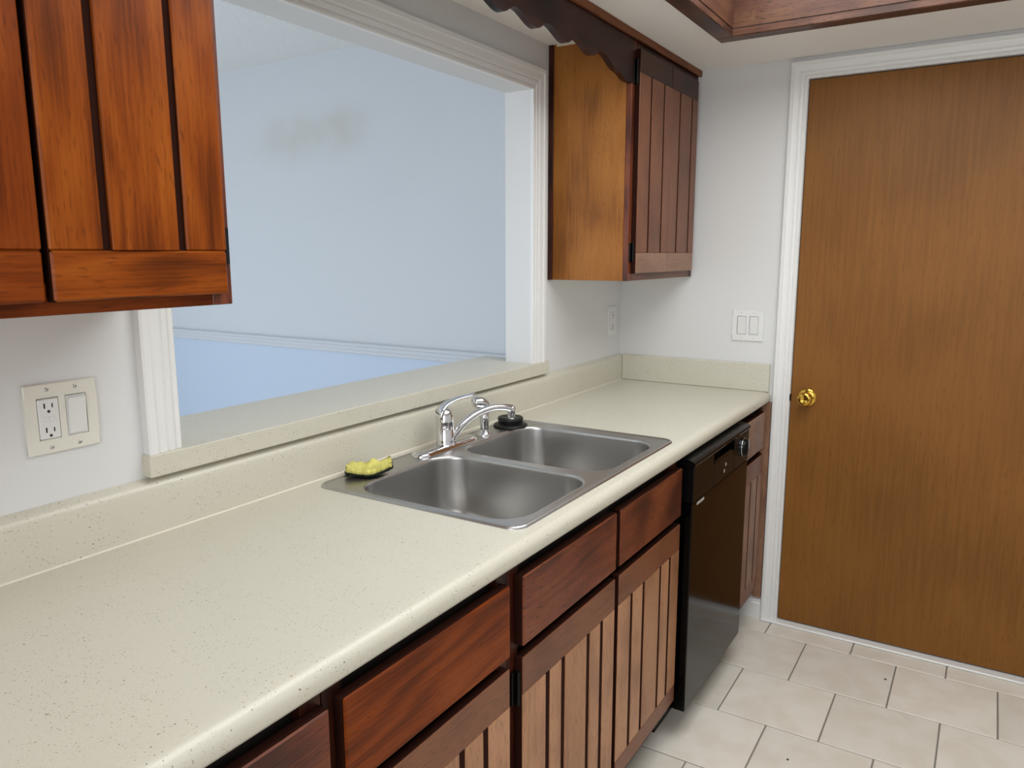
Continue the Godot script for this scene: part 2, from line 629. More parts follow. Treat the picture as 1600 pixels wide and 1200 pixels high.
func build_floor() -> void:
	var fl := struct_node("floor", "cream ceramic tiles in a running bond with grey grout")
	put("grout_bed", box_mesh(ROOM_X - 0.1, 0.16, -0.08, -0.0025, 0.0, ROOM_Z + 0.1), M.grout, fl)
	var g := 0.0022
	var row := 0
	var x1 := 0.0
	while x1 > -3.6:
		var x0 := -0.117 - 0.2955 * row
		var shift := 0.832 if row % 2 == 1 else 0.681
		var z := shift - 0.302
		while z < ROOM_Z:
			var z1 := minf(z + 0.302, ROOM_Z)
			var z0 := maxf(z, 0.50)
			if z1 - z0 > 0.02:
				put("floor_tile", box_mesh(x0 + g, x1 - g, -0.02, 0.0 + rng.randf() * 0.0006, z0 + g, z1 - g, 0.0015), M["tile_%d" % (rng.randi() % 4)], fl)
			z += 0.302
		x1 = x0
		row += 1
	for c in [[-0.233, 1.112, 0.0065], [-0.842, 0.926, 0.005]]:
		var chip := put("tile_chip", lathe([Vector2(0.001, 0.0014), Vector2(c[2] * 0.8, 0.0013), Vector2(c[2], 0.0004)], 9), M.grout_dark, fl, Vector3(c[0], 0, c[1]))
		chip.scale = Vector3(1.0, 1.0, 0.75)
	struct("floor_dining", box_mesh(ROOM_X - 0.1, 0.16, -0.08, 0.0, DIN_Z - 0.1, 0.0), M.dining_ceiling_paint, "dining room floor beyond the opening")


func profile_casing(w: float, s := 1.0) -> Array:
	var k := w / 0.072
	return [Vector2(0, 0), Vector2(0, 0.010 * s), Vector2(0.003 * k, 0.012 * s), Vector2(0.010 * k, 0.012 * s), Vector2(0.012 * k, 0.0095 * s), Vector2(0.0145 * k, 0.0095 * s), Vector2(0.017 * k, 0.0135 * s),
		Vector2(0.026 * k, 0.015 * s), Vector2(0.028 * k, 0.0125 * s), Vector2(0.0305 * k, 0.0125 * s), Vector2(0.034 * k, 0.016 * s), Vector2(0.048 * k, 0.0175 * s), Vector2(0.054 * k, 0.0185 * s), Vector2(0.056 * k, 0.0215 * s),
		Vector2(0.068 * k, 0.0215 * s), Vector2(0.072 * k, 0.018 * s), Vector2(0.072 * k, 0)]


func build_trims() -> void:
	# casing round the pass-through
	var back := func(q: Vector2, v: float) -> Vector3: return Vector3(q.x, q.y, v)
	var t := struct_node("trim_1", "white moulded casing around the pass-through opening")
	var pr := profile_casing(0.072)
	var st := begin()
	moulding(st, pr, [Vector2(OPEN_L, LEDGE), Vector2(OPEN_L, OPEN_T)], [Vector2(-1, 0), Vector2(-1, 1)], back)
	put("casing_leg", st.commit(), M.trim_paint, t)
	st = begin()
	moulding(st, pr, [Vector2(OPEN_R, LEDGE), Vector2(OPEN_R, OPEN_T)], [Vector2(1, 0), Vector2(1, 1)], back)
	put("casing_leg", st.commit(), M.trim_paint, t)
	st = begin()
	moulding(st, pr, [Vector2(OPEN_L, OPEN_T), Vector2(OPEN_R, OPEN_T)], [Vector2(-1, 1), Vector2(1, 1)], back)
	put("casing_head", st.commit(), M.trim_paint, t)
	# casing round the door
	var end := func(q: Vector2, v: float) -> Vector3: return Vector3(-v, q.y, q.x)
	var d := struct_node("trim_2", "white moulded casing around the brown door")
	pr = profile_casing(0.060, 0.9)
	var dl := 0.696
	var dr := 1.610
	var dt := 2.033
	st = begin()
	moulding(st, pr, [Vector2(dl, 0), Vector2(dl, dt)], [Vector2(-1, 0), Vector2(-1, 1)], end)
	put("casing_leg", st.commit(), M.trim_paint, d)
	st = begin()
	moulding(st, pr, [Vector2(dr, 0), Vector2(dr, dt)], [Vector2(1, 0), Vector2(1, 1)], end)
	put("casing_leg", st.commit(), M.trim_paint, d)
	st = begin()
	moulding(st, pr, [Vector2(dl, dt), Vector2(dr, dt)], [Vector2(-1, 1), Vector2(1, 1)], end)
	put("casing_head", st.commit(), M.trim_paint, d)
	st = begin()
	box(st, -0.002, 0.07, 0, dt + 0.003, 0.690, dl + 0.001)
	put("jamb", st.commit(), M.trim_paint, d)
	st = begin()
	box(st, -0.002, 0.07, dt, dt + 0.004, 0.690, 1.615)
	put("jamb", st.commit(), M.trim_paint, d)
	put("threshold", box_mesh(-0.03, 0.07, 0.0, 0.009, 0.640, 1.67, 0.003), M.trim_paint, d)
	# chair rail of the dining room
	var rail := struct_node("trim_3", "pale moulded chair rail along the dining room wall")
	st = begin()
	var cr := [Vector2(0, 0), Vector2(0.0, 0.008), Vector2(0.008, 0.012), Vector2(0.014, 0.010), Vector2(0.026, 0.016), Vector2(0.040, 0.018), Vector2(0.044, 0.026), Vector2(0.054, 0.028), Vector2(0.060, 0.022), Vector2(0.060, 0)]
	moulding(st, cr, [Vector2(DIN_Z, 0.916), Vector2(WALL_B, 0.916)], [Vector2(0, 1), Vector2(0, 1)], end)
	put("rail", st.commit(), M.dining_paint, rail)
	# baseboard at the end wall, seen beside the toe kick
	st = begin()
	moulding(st, [Vector2(0, 0), Vector2(0, 0.014), Vector2(0.06, 0.014), Vector2(0.066, 0.009), Vector2(0.076, 0.008), Vector2(0.083, 0.0)], [Vector2(0.36, 0.0), Vector2(0.637, 0.0)], [Vector2(0, 1), Vector2(0, 1)], end)
	struct("baseboard_far", st.commit(), M.trim_paint, "short white baseboard between the base cabinet and the door casing")


func build_door() -> void:
	var d := struct_node("door_1", "flat brown wood-veneer door with a brass knob, in a white casing")
	var st := begin()
	# one veneer sheet: 1.0 m across and 2.1 m up to the texture
	box(st, 0.006, 0.044, 0.014, 2.030, 0.699, 1.607, 0.0015)
	var arr := st.commit()
	var mdt := MeshDataTool.new()
	mdt.create_from_surface(arr, 0)
	for i in mdt.get_vertex_count():
		var v := mdt.get_vertex(i)
		mdt.set_vertex_uv(i, Vector2((v.z - 0.65) / 1.0, v.y / 2.1))
	var m2 := ArrayMesh.new()
	mdt.commit_to_surface(m2)
	put("slab", m2, M.door_veneer, d)
	var k := put("knob", lathe([Vector2(0.010, 0.006), Vector2(0.0115, 0.010), Vector2(0.0115, 0.024), Vector2(0.014, 0.028), Vector2(0.021, 0.032), Vector2(0.0255, 0.039), Vector2(0.0265, 0.046), Vector2(0.0245, 0.053), Vector2(0.019, 0.0575), Vector2(0.012, 0.0585), Vector2(0.0105, 0.0570), Vector2(0.001, 0.0570)], 48), M.brass, d, Vector3(0.006, 0.905, 0.757))
	k.rotation.z = PI / 2
	var r := put("rosette", lathe([Vector2(0.034, 0.0), Vector2(0.0335, 0.004), Vector2(0.030, 0.007), Vector2(0.018, 0.009), Vector2(0.010, 0.0095)], 48), M.brass, d, Vector3(0.0058, 0.905, 0.757))
	r.rotation.z = PI / 2
	put("latch", box_mesh(-0.004, 0.02, 0.888, 0.912, 0.6945, 0.7005), M.dark_iron, d)


func build_windows() -> void:
	var w := struct_node("window_1", "wide dining room window, out of the picture")
	var st := begin()
	for z in [[-3.2, -3.15], [-2.125, -2.075], [-1.05, -1.0]]:
		box(st, ROOM_X - 0.08, ROOM_X - 0.02, 0.25, 2.15, z[0], z[1])
	for y in [[0.25, 0.30], [2.10, 2.15]]:
		box(st, ROOM_X - 0.08, ROOM_X - 0.02, y[0], y[1], -3.2, -1.0)
	put("frame", st.commit(), M.trim_paint, w)
	put("pane", box_mesh(ROOM_X - 0.055, ROOM_X - 0.05, 0.3, 2.1, -3.15, -1.05), M.window_glass, w)
	var w3 := struct_node("added_window_3", "added dining room side window for fill light, out of the picture")  # unseen window, added to go with the side fill
	st = begin()
	for x in [[-3.6, -3.55], [-2.625, -2.575], [-1.65, -1.6]]:
		box(st, x[0], x[1], 0.25, 2.15, DIN_Z - 0.08, DIN_Z - 0.02)
	for y in [[0.25, 0.30], [2.10, 2.15]]:
		box(st, -3.6, -1.6, y[0], y[1], DIN_Z - 0.08, DIN_Z - 0.02)
	put("frame", st.commit(), M.trim_paint, w3)
	put("pane", box_mesh(-3.55, -1.65, 0.3, 2.1, DIN_Z - 0.055, DIN_Z - 0.05), M.window_glass, w3)
	var w2 := struct_node("added_window_2", "added kitchen window for fill light behind the viewer, out of the picture")  # unseen window, added to go with the kitchen fill
	st = begin()
	for z in [[0.85, 0.90], [2.0, 2.05]]:
		box(st, ROOM_X - 0.08, ROOM_X - 0.02, 0.8, 2.1, z[0], z[1])
	for y in [[0.8, 0.85], [2.05, 2.1]]:
		box(st, ROOM_X - 0.08, ROOM_X - 0.02, y[0], y[1], 0.85, 2.05)
	put("frame", st.commit(), M.trim_paint, w2)
	put("pane", box_mesh(ROOM_X - 0.055, ROOM_X - 0.05, 0.85, 2.05, 0.9, 2.0), M.window_glass, w2)


func build_light_box() -> void:
	var o := thing("ceiling_light", "recessed ceiling light box with a reddish-brown wood frame", "ceiling light", Vector3(-1.411, CEIL, 1.13))
	var x0 := -2.40 + 1.411
	var x1 := -0.422 + 1.411
	var z0 := 0.510 - 1.13
	var z1 := 1.750 - 1.13
	var w := 0.056
	var h := -0.022
	put("frame_board", wood_box_z(x1 - w, x1, h, 0.0, z0, z1), M.wood_light_box, o)
	put("frame_board", wood_box_z(x0, x0 + w, h, 0.0, z0, z1), M.wood_light_box, o)
	put("frame_board", box_mesh(x0 + w, x1 - w, h, 0.0, z0, z0 + w, 0.003, 0, Vector2(0.1, 2.0)), M.wood_light_box, o)
	put("frame_board", box_mesh(x0 + w, x1 - w, h, 0.0, z1 - w, z1, 0.003, 0, Vector2(0.1, 2.0)), M.wood_light_box, o)
	var s := w - 0.002
	put("side_panel", box_mesh(x1 - s, x1 - s + 0.010, 0.003, 0.205, z0 + s - 0.010, z1 - s + 0.010, 0.0, 2, Vector2(0.05, 0.5)), M.wood_light_box, o)
	put("side_panel", box_mesh(x0 + s - 0.010, x0 + s, 0.003, 0.205, z0 + s - 0.010, z1 - s + 0.010, 0.0, 2, Vector2(0.15, 0.5)), M.wood_light_box, o)
	put("side_panel", box_mesh(x0 + s, x1 - s, 0.003, 0.205, z0 + s - 0.010, z0 + s, 0.0, 0, Vector2(0.2, 2.0)), M.wood_light_box, o)
	put("side_panel", box_mesh(x0 + s, x1 - s, 0.003, 0.205, z1 - s, z1 - s + 0.010, 0.0, 0, Vector2(0.3, 2.0)), M.wood_light_box, o)
	put("diffuser", box_mesh(x0 + s, x1 - s, 0.183, 0.189, z0 + s, z1 - s), M.diffuser, o)


func wood_box_z(x0: float, x1: float, y0: float, y1: float, z0: float, z1: float) -> Mesh:
	return box_mesh(x0, x1, y0, y1, z0, z1, 0.003, 2, woff(x0, z0, x1 - x0, z1 - z0))


# ------------------------------------------------------------------ counter
func build_countertop() -> void:
	var o := thing("countertop", "long cream speckled solid-surface countertop with a rolled front edge and backsplash", "countertop")
	var x0 := -3.35
	var sx0 := -1.752
	var sx1 := -0.950
	var sz0 := 0.072
	var sz1 := 0.575
	var b := COUNTER - 0.03
	var st := begin()
	box(st, x0, sx0, b, COUNTER, 0.0, sz1)
	box(st, sx1, -0.0005, b, COUNTER, 0.0, sz1)
	box(st, sx0, sx1, b, COUNTER, 0.0, sz0)
	put("slab", st.commit(), M.solid_surface, o)
	var pf := [Vector2(sz1, COUNTER), Vector2(0.590, COUNTER), Vector2(0.5995, COUNTER - 0.0001)]
	for k in range(1, 9):
		var a := PI / 2 * (1.0 - k / 8.0)
		pf.append(Vector2(0.606 + (FRONT - 0.606) * cos(a), COUNTER - 0.020 + 0.0192 * sin(a)))
	pf.append_array([Vector2(FRONT, COUNTER - 0.032), Vector2(FRONT - 0.002, COUNTER - 0.0365), Vector2(FRONT - 0.006, COUNTER - 0.038), Vector2(0.602, COUNTER - 0.038), Vector2(sz1, COUNTER - 0.038)])
	put("front_edge", extrude_x(pf, x0, -0.0005, true), M.solid_surface, o)
	var ps := [Vector2(0.0205, COUNTER), Vector2(0.0208, 0.985), Vector2(0.0205, 1.0005), Vector2(0.0192, 1.0045), Vector2(0.0165, 1.0085), Vector2(0.012, 1.0130), Vector2(0.006, 1.0165), Vector2(0.0005, 1.0190)]
	put("backsplash", extrude_x(ps, x0, -0.0005, true), M.solid_surface, o)
	put("end_splash", box_mesh(-0.0205, -0.0005, COUNTER, 1.0194, 0.0205, 0.621, 0.003), M.solid_surface, o)
	put("caulk_line", extrude_x([Vector2(0.0235, COUNTER - 0.0003), Vector2(0.0222, COUNTER + 0.0012), Vector2(0.0202, COUNTER + 0.0025)], x0, -0.0215), M.caulk, o)
	var l := put("pass_through_ledge", box_mesh(-2.139, -0.647, LEDGE - 0.042, LEDGE, -0.245, 0.0255, 0.002), M.solid_surface, self)
	tag(l, "cream speckled ledge that sills the pass-through opening above the backsplash", "ledge")


# ------------------------------------------------------------------ cabinets
func plank_door(called: String, parent: Node3D, x0: float, x1: float, y0: float, y1: float, zb: float, rail_top: float, rail_bot: float, cuts: Array, wm: Array, rm: Array, edge := 0.004, depth := 0.0032, g := 0.0068) -> Node3D:
	# rails above and below, upright planks between them with dark grooves; the groove floor is the backing panel
	var zf := zb + 0.019
	var zc := zf - depth
	var d := put(called, box_mesh(x0, x1, y0, y1, zb, zc + 0.0005, 0.001), M.groove, parent)
	put("rail", wood_box(x0 + 0.0005, x1 - 0.0005, rail_top, y1 - 0.0005, zc, zf, minf(edge, depth * 0.8), 0), rm[0], d)
	put("rail", wood_box(x0 + 0.0005, x1 - 0.0005, y0 + 0.0005, rail_bot, zc, zf, minf(edge, depth * 0.8), 0), rm[1], d)
	var a := x0
	for i in cuts.size() + 1:
		var e: float = cuts[i] - g if i < cuts.size() else x1
		put("plank", wood_box(a, e, rail_bot + 0.0004, rail_top - 0.0004, zc, zf, 0.0008 if i > 0 and i < cuts.size() else 0.002, 1), wm[rng.randi() % wm.size()], d)
		if i < cuts.size():
			a = cuts[i] + g
	return d


func drawer_front(parent: Node3D, x0: float, x1: float, y0: float, y1: float, zb: float, wm: Material) -> void:
	# a dark-stained block with a lighter worn face
	var d := put("drawer", box_mesh(x0, x1, y0, y1, zb, zb + 0.0152, 0.001), M.groove, parent)
	put("drawer_face", wood_box(x0 + 0.0004, x1 - 0.0004, y0 + 0.0004, y1 - 0.0004, zb + 0.015, zb + 0.0205, 0.0035, 0), wm, d)


func hinge(parent: Node3D, x: float, y0: float, y1: float, z: float, side: float) -> void:
	# an exposed iron hinge: a leaf on the frame and a barrel beside the door edge; side is where the frame lies
	var st := begin()
	box(st, minf(x, x + side * 0.016), maxf(x, x + side * 0.016), y0, y1, z - 0.019, z - 0.014, 0.001)
	var h := put("hinge", st.commit(), M.dark_iron, parent)
	var m := CylinderMesh.new()
	m.top_radius = 0.0042
	m.bottom_radius = 0.0042
	m.height = y1 - y0
	m.radial_segments = 16
	put("barrel", m, M.dark_iron, h, Vector3(x + side * 0.003, (y0 + y1) / 2, z - 0.009))


func base_unit(x0: float, x1: float, label: String, doors: Array, wm: Array, dm: Material, hinged := []) -> Node3D:
	# doors: [x0, x1, [groove centres]]; a drawer front over each
	var o := thing("base_cabinet", label, "cabinet", Vector3.ZERO, "base cabinets under the counter")
	var st := begin()
	box(st, x0, x0 + 0.016, 0.10, 0.876, 0.02, 0.582)
	box(st, x1 - 0.016, x1, 0.10, 0.876, 0.02, 0.582)
	box(st, x0 + 0.016, x1 - 0.016, 0.10, 0.116, 0.02, 0.582)
	box(st, x0 + 0.016, x1 - 0.016, 0.116, 0.876, 0.02, 0.03)
	box(st, x0 + 0.016, x1 - 0.016, 0.66, 0.70, 0.555, 0.575)
	box(st, x0 + 0.016, x1 - 0.016, 0.775, 0.8755, 0.574, 0.581)
	put("body", st.commit(), M.cabinet_inside, o)
	var f := put("face_frame", wood_box(x0, x0 + 0.036, 0.10, 0.8755, 0.582, 0.600, 0.001, 1), M.wood_frame, o)
	put("stile", wood_box(x1 - 0.036, x1, 0.10, 0.8755, 0.582, 0.600, 0.001, 1), M.wood_frame, f)
	put("frame_rail", wood_box(x0 + 0.036, x1 - 0.036, 0.10, 0.15, 0.582, 0.600, 0.001, 0), M.wood_frame, f)
	for d in doors:
		drawer_front(o, d[0], d[1], 0.704, 0.844, 0.6005, dm)
		plank_door("door", o, d[0], d[1], 0.140, 0.682, 0.6005, 0.606, 0.192, d[2], wm, [M.wood_worn_dark, M.wood_worn_dark], 0.004, 0.0028, 0.0085)
	for h in hinged:
		for y in [0.585, 0.20]:
			hinge(o, h, y, y + 0.068, 0.620, -1.0)
	put("toe_kick", box_mesh(x0, x1, 0.0, 0.10, 0.515, 0.53), M.wood_frame, o)
	return o


func build_base_cabinets() -> void:
	var wm := [M.wood_worn, M.wood_worn_mid]
	base_unit(-1.822, -0.945, "wide brown plank-door base cabinet under the sink, with two doors", [[-1.800, -1.384, [-1.702, -1.637, -1.521, -1.453]], [-1.362, -0.949, [-1.282, -1.205, -1.089, -1.019]]], wm, M.wood_brown, [-1.800])
	base_unit(-2.282, -1.824, "brown base cabinet left of the sink cabinet, one wide drawer over a plank door", [[-2.262, -1.845, [-2.184, -2.110, -1.995, -1.924]]], wm, M.wood_amber_warm)
	base_unit(-2.724, -2.284, "brown base cabinet nearest the viewer, only a drawer corner showing below the counter edge", [[-2.700, -2.288, [-2.62, -2.55, -2.44, -2.36]]], wm, M.wood_brown)
	base_unit(-0.345, -0.0015, "narrow worn base cabinet with glare greyed into its colour, between the dishwasher and the door casing", [[-0.318, -0.045, [-0.285, -0.196, -0.106]]], [M.wood_grey], M.wood_grey).add_child(filler(), true)


func filler() -> MeshInstance3D:
	var o := MeshInstance3D.new()
	o.name = "filler_strip"
	o.mesh = wood_box(-0.013, -0.0015, 0.088, 0.8755, 0.600, 0.633, 0.001, 1)
	o.material_override = M.wood_grey
	return o


func build_wall_cabinets() -> void:
	var g := "wall cabinets above the counter"
	# right: against the end wall
	var o := thing("wall_cabinet", "honey-sided wall cabinet in the far corner beside the white end wall", "cabinet", Vector3.ZERO, g)
	var xl := -0.6155
	var yb := 1.343
	var zf := 0.297
	put("side_panel", box_mesh(xl, xl + 0.014, yb, 2.1055, 0.018, zf - 0.019, 0.0005, 1, Vector2(0.03, -yb + 0.1)), M.wood_side, o)
	put("scribe_strip", wood_box(xl - 0.005, xl + 0.008, yb, 2.1055, 0.0005, 0.018, 0.001, 1), M.wood_frame, o)
	var st := begin()
	box(st, xl + 0.014, -0.001, yb + 0.004, yb + 0.018, 0.001, zf - 0.019)
	box(st, xl + 0.014, -0.001, 2.09, 2.1055, 0.001, zf - 0.019)
	box(st, -0.014, -0.001, yb + 0.018, 2.09, 0.001, zf - 0.019)
	put("body", st.commit(), M.ceiling_paint, o)
	var f := put("face_frame", wood_box(xl, xl + 0.034, yb, 2.1055, zf - 0.019, zf, 0.0015, 1), M.wood_brown, o)
	put("stile", wood_box(-0.036, -0.001, yb, 2.1055, zf - 0.019, zf, 0.001, 1), M.wood_frame, f)
	put("frame_rail", wood_box(xl + 0.034, -0.036, yb, yb + 0.04, zf - 0.019, zf, 0.001, 0), M.wood_worn_dark, f)
	put("frame_rail", wood_box(xl + 0.034, -0.036, 2.03, 2.1055, zf - 0.019, zf, 0.001, 0), M.wood_frame, f)
	var wm := [M.wood_worn_dark]
	plank_door("door", o, -0.597, -0.319, 1.367, 2.059, zf + 0.0005, 1.990, 1.434, [-0.500, -0.386], wm, [M.wood_frame, M.wood_grey], 0.002)
	plank_door("door", o, -0.316, -0.048, 1.367, 2.059, zf + 0.0005, 1.990, 1.434, [-0.233, -0.111], wm, [M.wood_frame, M.wood_grey], 0.002)
	hinge(o, -0.597, 1.955, 2.030, zf + 0.019, -1.0)
	hinge(o, -0.597, 1.405, 1.465, zf + 0.019, -1.0)
	put("caulk_strip", box_mesh(xl - 0.004, xl + 0.002, 2.098, 2.1058, 0.03, 0.155), M.caulk, o)
	# left: near the viewer
	o = thing("wall_cabinet", "glossy amber plank-door wall cabinet in the upper left, nearest the viewer", "cabinet", Vector3.ZERO, g)
	var xr := -2.154
	yb = 1.354
	zf = 0.306
	st = begin()
	box(st, -2.724, -2.711, yb, 2.1055, 0.0005, zf - 0.019)
	box(st, xr - 0.013, xr, yb, 2.1055, 0.0005, zf - 0.019)
	box(st, -2.711, xr - 0.013, yb + 0.006, yb + 0.02, 0.0005, zf - 0.019)
	box(st, -2.711, xr - 0.013, 2.09, 2.1055, 0.0005, zf - 0.019)
	put("body", st.commit(), M.wood_side, o)
	f = put("face_frame", wood_box(xr - 0.036, xr, yb, 2.1055, zf - 0.019, zf, 0.0015, 1), M.wood_brown, o)
	put("stile", wood_box(-2.724, -2.688, yb, 2.1055, zf - 0.019, zf, 0.0015, 1), M.wood_brown, f)
	put("frame_rail", wood_box(-2.688, xr - 0.036, yb, yb + 0.04, zf - 0.019, zf, 0.001, 0), M.wood_amber_warm, f)
	put("frame_rail", wood_box(-2.688, xr - 0.036, 2.03, 2.1055, zf - 0.019, zf, 0.001, 0), M.wood_brown, f)
	wm = [M.wood_amber, M.wood_amber_warm]
	plank_door("door", o, -2.431, -2.174, 1.371, 2.059, zf + 0.0005, 1.990, 1.435, [-2.357, -2.247], wm, [M.wood_amber_warm, M.wood_amber], 0.003, 0.006, 0.0062)
	plank_door("door", o, -2.700, -2.440, 1.371, 2.059, zf + 0.0005, 1.990, 1.435, [-2.622, -2.512], wm, [M.wood_amber, M.wood_amber_warm], 0.003, 0.006, 0.0062)
	hinge(o, -2.174, 1.415, 1.470, zf + 0.019, 1.0)
	hinge(o, -2.174, 1.950, 2.010, zf + 0.019, 1.0)


func build_valance() -> void:
	var o := thing("valance", "dark brown scalloped wooden valance hung below the ceiling between the wall cabinets", "valance")
	var x0 := -2.154
	var x1 := -0.6158
	var zb := 0.282
	var zf := 0.301
	# outline: scallops every 0.155 m, dropping at the cabinet end
	var low := []
	var n := 220
	for i in n + 1:
		var x := lerpf(x0, x1, float(i) / n)
		var s := fposmod((x + 1.367) / 0.155, 1.0)
		s = s / 0.38 * 0.5 if s < 0.38 else 0.5 + (s - 0.38) / 0.62 * 0.5
		var y := 1.990 - 0.0115 * cos(TAU * s)
		if x > -0.80:
			y = lerpf(y, 1.955, smoothstep(-0.80, -0.66, x))
		if x < -1.98:
			y = lerpf(y, 1.955, smoothstep(-1.98, -2.12, x))
		low.append(Vector2(x, y))
	var st := begin()
	for i in n:
		var a: Vector2 = low[i]
		var b: Vector2 = low[i + 1]
		var oy := -1.2
		for z in [[zb, -1.0], [zf, 1.0]]:
			quad(st, [Vector3(a.x, a.y, z[0]), Vector3(b.x, b.y, z[0]), Vector3(b.x, CEIL, z[0]), Vector3(a.x, CEIL, z[0])], Vector3(0, 0, z[1]),
				[Vector2(a.y / 0.4, (a.x + 2.2) / 1.2), Vector2(b.y / 0.4, (b.x + 2.2) / 1.2), Vector2(CEIL / 0.4, (b.x + 2.2) / 1.2), Vector2(CEIL / 0.4, (a.x + 2.2) / 1.2)])
		var nn := Vector3(b.y - a.y, -(b.x - a.x), 0).normalized()
		quad(st, [Vector3(a.x, a.y, zb), Vector3(b.x, b.y, zb), Vector3(b.x, b.y, zf), Vector3(a.x, a.y, zf)], nn, [Vector2(0.2, a.x), Vector2(0.2, b.x), Vector2(0.25, b.x), Vector2(0.25, a.x)])
	for e in [[low[0], -1.0], [low[n], 1.0]]:
		quad(st, [Vector3(e[0].x, e[0].y, zb), Vector3(e[0].x, e[0].y, zf), Vector3(e[0].x, CEIL, zf), Vector3(e[0].x, CEIL, zb)], Vector3(e[1], 0, 0), [Vector2.ZERO, Vector2.ZERO, Vector2.ZERO, Vector2.ZERO])
	put("scalloped_board", st.commit(), M.wood_valance, o)
	put("ceiling_strip", box_mesh(-2.72, -0.0015, 2.084, CEIL - 0.0003, 0.3015, 0.313, 0.002, 0, Vector2(0.05, 2.75)), M.wood_strip, o)


# ------------------------------------------------------------------ dishwasher
func build_dishwasher() -> void:
	var o := thing("dishwasher", "black gloss dishwasher built in under the counter beside the sink cabinet", "dishwasher")
	var x0 := -0.928
	var x1 := -0.362
	put("body", box_mesh(x0, x1, 0.10, 0.868, 0.05, 0.607), M.black_plastic, o)
	put("door_panel", box_mesh(x0, x1, 0.098, 0.735, 0.607, 0.645, 0.003), M.black_gloss, o)
	# console: bevelled top, pocket for the fingers
	var pa := -0.745
	var pb := -0.530
	var st := begin()
	box(st, x0, pa, 0.738, 0.845, 0.607, 0.646, 0.002)
	box(st, pb, x1, 0.738, 0.845, 0.607, 0.646, 0.002)
	box(st, pa, pb, 0.738, 0.808, 0.607, 0.646, 0.002)
	box(st, pa, pb, 0.808, 0.845, 0.607, 0.622)
	var c := put("control_panel", st.commit(), M.black_plastic, o)
	put("top_lip", extrude_x([Vector2(0.607, 0.845), Vector2(0.648, 0.845), Vector2(0.650, 0.850), Vector2(0.648, 0.856), Vector2(0.640, 0.861), Vector2(0.607, 0.869)], x0 - 0.001, x1 + 0.001), M.black_plastic, c)
	put("finger_pull", box_mesh(pa + 0.02, pb - 0.02, 0.806, 0.814, 0.622, 0.643, 0.002), M.black_gloss, c)
	var k := put("dial", lathe([Vector2(0.030, 0.0), Vector2(0.029, 0.012), Vector2(0.026, 0.016), Vector2(0.001, 0.017)], 36), M.black_plastic, o, Vector3(-0.430, 0.795, 0.646))
	k.rotation.x = PI / 2
	var tm := TorusMesh.new()
	tm.inner_radius = 0.029
	tm.outer_radius = 0.0325
	tm.rings = 40
	tm.ring_segments = 10
	put("chrome_ring", tm, M.chrome, k, Vector3(0, 0.003, 0))
	put("pointer", box_mesh(-0.003, 0.003, 0.016, 0.021, -0.028, 0.002, 0.001), M.chrome, k)
	put("nameplate", box_mesh(-0.888, -0.826, 0.7235, 0.7315, 0.6448, 0.6462, 0.0005), M.light_print, o)
	for q in [[-0.625, 0.776], [-0.640, 0.758]]:
		put("indicator", box_mesh(q[0], q[0] + 0.008, q[1], q[1] + 0.010, 0.6455, 0.6468), M.light_print, o)
	put("toe_panel", box_mesh(x0, x1, 0.0, 0.096, 0.535, 0.555), M.black_plastic, o)


# ------------------------------------------------------------------ sink
func ray_hit(c: Vector2, dir: Vector2, poly: Array) -> Vector2:
	var best := 1e9
	for i in poly.size():
		var a: Vector2 = poly[i] - c
		var b: Vector2 = poly[(i + 1) % poly.size()] - c
		var e := b - a
		var den := dir.cross(e)
		if absf(den) < 1e-12:
			continue
		var t := a.cross(e) / den
		var s := a.cross(dir) / den
		if t > 0.0 and s >= -1e-6 and s <= 1.0 + 1e-6:
			best = minf(best, t)
	return c + dir * best


